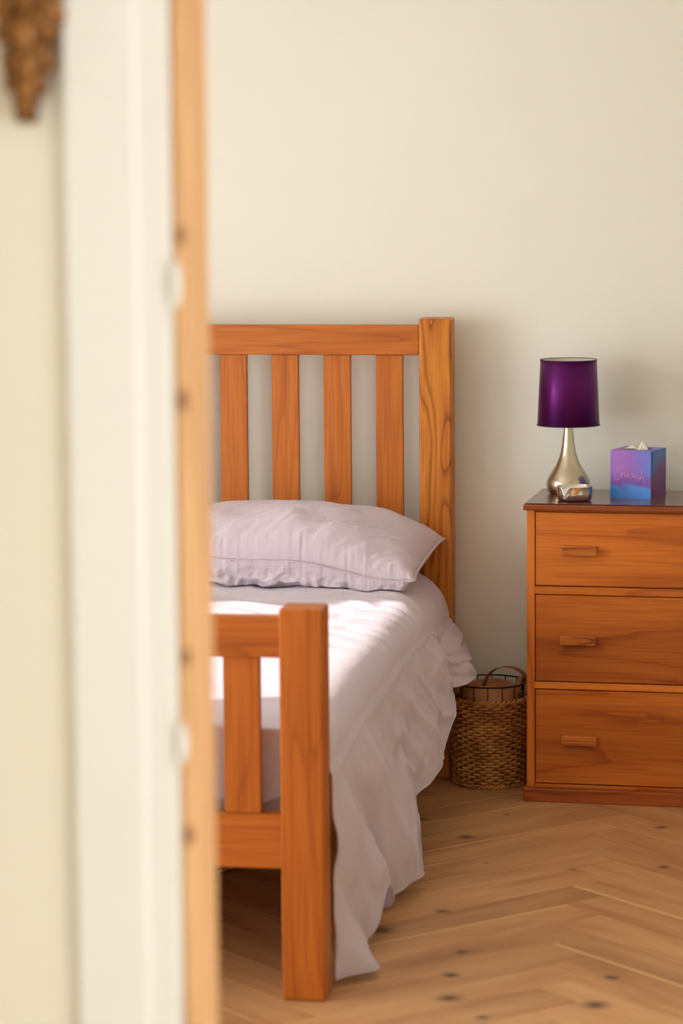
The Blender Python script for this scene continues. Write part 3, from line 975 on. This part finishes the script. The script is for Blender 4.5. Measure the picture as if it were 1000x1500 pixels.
def strap(name, pts, w, mat, parent, loc=(0, 0, 0), side=(1, 0, 0), th=.002):
    vs, fs = [], []
    s = Vector(side).normalized() * w / 2
    for p in pts:
        p = Vector(p); vs += [p - s, p + s]
    for i in range(len(pts) - 1):
        fs.append((2 * i, 2 * i + 1, 2 * i + 3, 2 * i + 2))
    o = pydata(name, vs, fs, mat, parent, loc, smooth=True)
    md = o.modifiers.new('thickness', 'SOLIDIFY'); md.thickness = th; md.offset = 0
    return o


# leather loop handle rising at the back, arching to the right
hp = []
for k in range(25):
    a = math.pi * k / 24
    hp.append((.040 - .064 * math.cos(a), .052 + .012 * math.sin(a), zw - .045 + .075 * math.sin(a) ** .8))
strap('strap_handle', hp, .017, M['leather'], bk, side=(.62, 1, .0))
hp = [(.078 + .006 * math.sin(k * math.pi / 12), -.03 + .07 * k / 12, zw - .03 + .045 * math.sin(k * math.pi / 12)) for k in range(13)]
strap('strap_handle', hp, .016, M['leather'], bk, side=(1, .3, 0))
# folded brown paper standing in the basket
vs = []
pp = [(-.045, -.050, zt - .02), (-.010, -.066, zt - .02), (.030, -.058, zt - .02), (-.036, -.048, zt + .034), (-.010, -.064, zt + .040), (.026, -.056, zt + .048)]
pap = pydata('brown_paper', pp + [(x, y + .03, z - .004) for x, y, z in pp], [(0, 1, 4, 3), (1, 2, 5, 4), (6, 9, 10, 7), (7, 10, 11, 8), (3, 4, 10, 9), (4, 5, 11, 10)], plain('kraft_paper', srgb(186, 132, 92), .85, nscale=20), None, bk.location)
pap.modifiers.new('thickness', 'SOLIDIFY').thickness = .0012
tag(pap, 'folded piece of brown paper inside the wire rim of the basket', 'paper')

# low basket standing in the dark under the bed
uq = P(350, 1277, 'z', 0)
ub = tag(empty('storage_basket', (uq.x - .17, uq.y + .06, 0)), 'low round wicker basket in the shade under the bed', 'basket')
weave('woven_wall', .158, .006, .20, 22, 36, ub, rtop=.172)
lathe('basket_bottom', [(0, .004), (.158, .004), (.158, .010), (0, .010)], M['wicker'], ub, seg=40)
tube('rim', ring(.173, .203), .007, M['wicker'], ub, seg=8, closed=True)

# ------------------------------------------------------------------ carved ornament on the hall wall
t = NT('old_gilt_carving'); v = t.coords(seeded=False)
f = t.noise(v, 34, 4, .6)
t.link(t.ramp(f, [(.34, srgb(76, 46, 18)), (.5, srgb(128, 82, 32)), (.66, srgb(190, 122, 42))]), t.b.inputs['Base Color']); t.set(Roughness=.5, Metallic=.15)
M['gilt'] = t.m
ow = lambda px, py: P(px, py, 'y', Y_DOORWALL - .02)
o0 = ow(42, 90)
orn = tag(empty('hanging_ornament', (o0.x, Y_DOORWALL, o0.z)), 'brown-gold carved leafy ornament hanging on the cream wall', 'wall ornament')


def leaf(cx, cz, ln, wd, ang, lift, name='carved_leaf'):
    vs, fs = [], []
    n, m = 8, 6
    for j in range(n + 1):
        q = j / n
        w = wd * math.sin(math.pi * (q * .82 + .16)) ** .8 * (1 + .34 * math.sin(q * 17))
        for i in range(m + 1):
            u = i / m * 2 - 1
            x, z = u * w / 2, -q * ln
            y = -lift * math.sin(q * 2.2 + .35) * (1 - .45 * u * u) - .006 + .003 * abs(u) * math.cos(q * 14)
            ca, sa = math.cos(ang), math.sin(ang)
            vs.append((x * ca - z * sa, y, x * sa + z * ca))
    for j in range(n):
        for i in range(m):
            a = j * (m + 1) + i; fs.append((a, a + 1, a + m + 2, a + m + 1))
    o = pydata(name, vs, fs, M['gilt'], orn, (cx, 0, cz), smooth=True)
    md = o.modifiers.new('thickness', 'SOLIDIFY'); md.thickness = .006; md.offset = 0


def oxz(px, py):
    q = ow(px, py); return q.x - o0.x, q.z - o0.z


px1 = (oxz(100, 90)[0] - oxz(0, 90)[0]) / 100
OS = .78
for cx, cy, ln, wd, an, li in [
    (42, -160, 120, 62, 0, .030), (24, -150, 90, 46, -.45, .024), (66, -150, 90, 46, .45, .024),
    (40, -70, 90, 66, 0, .032), (22, -40, 70, 44, -.5, .026), (64, -40, 80, 50, .45, .026),
    (40, 5, 80, 60, 0, .034), (26, 15, 52, 40, -.75, .026), (58, -8, 66, 46, .42, .026),
    (44, 55, 66, 54, .05, .032), (28, 62, 46, 36, -.5, .028), (62, 42, 62, 40, .35, .026),
    (44, 95, 60, 46, 0, .028), (30, 92, 44, 30, -.55, .022), (58, 84, 52, 34, .25, .024),
    (36, 124, 54, 26, -.12, .022), (50, 122, 56, 28, .0, .022)]:
    x_, z_ = oxz(38 + (cx - 42) * OS, cy)
    leaf(x_, z_, ln * px1, wd * px1 * OS, an * .8, li)
x_, z_ = oxz(42, -170); xe, ze = oxz(44, 150)
tube('stem', [(x_, -.006, z_), ((x_ + xe) / 2 + .003, -.010, (z_ + ze) / 2), (xe, -.006, ze)], .008, M['gilt'], orn, seg=8)
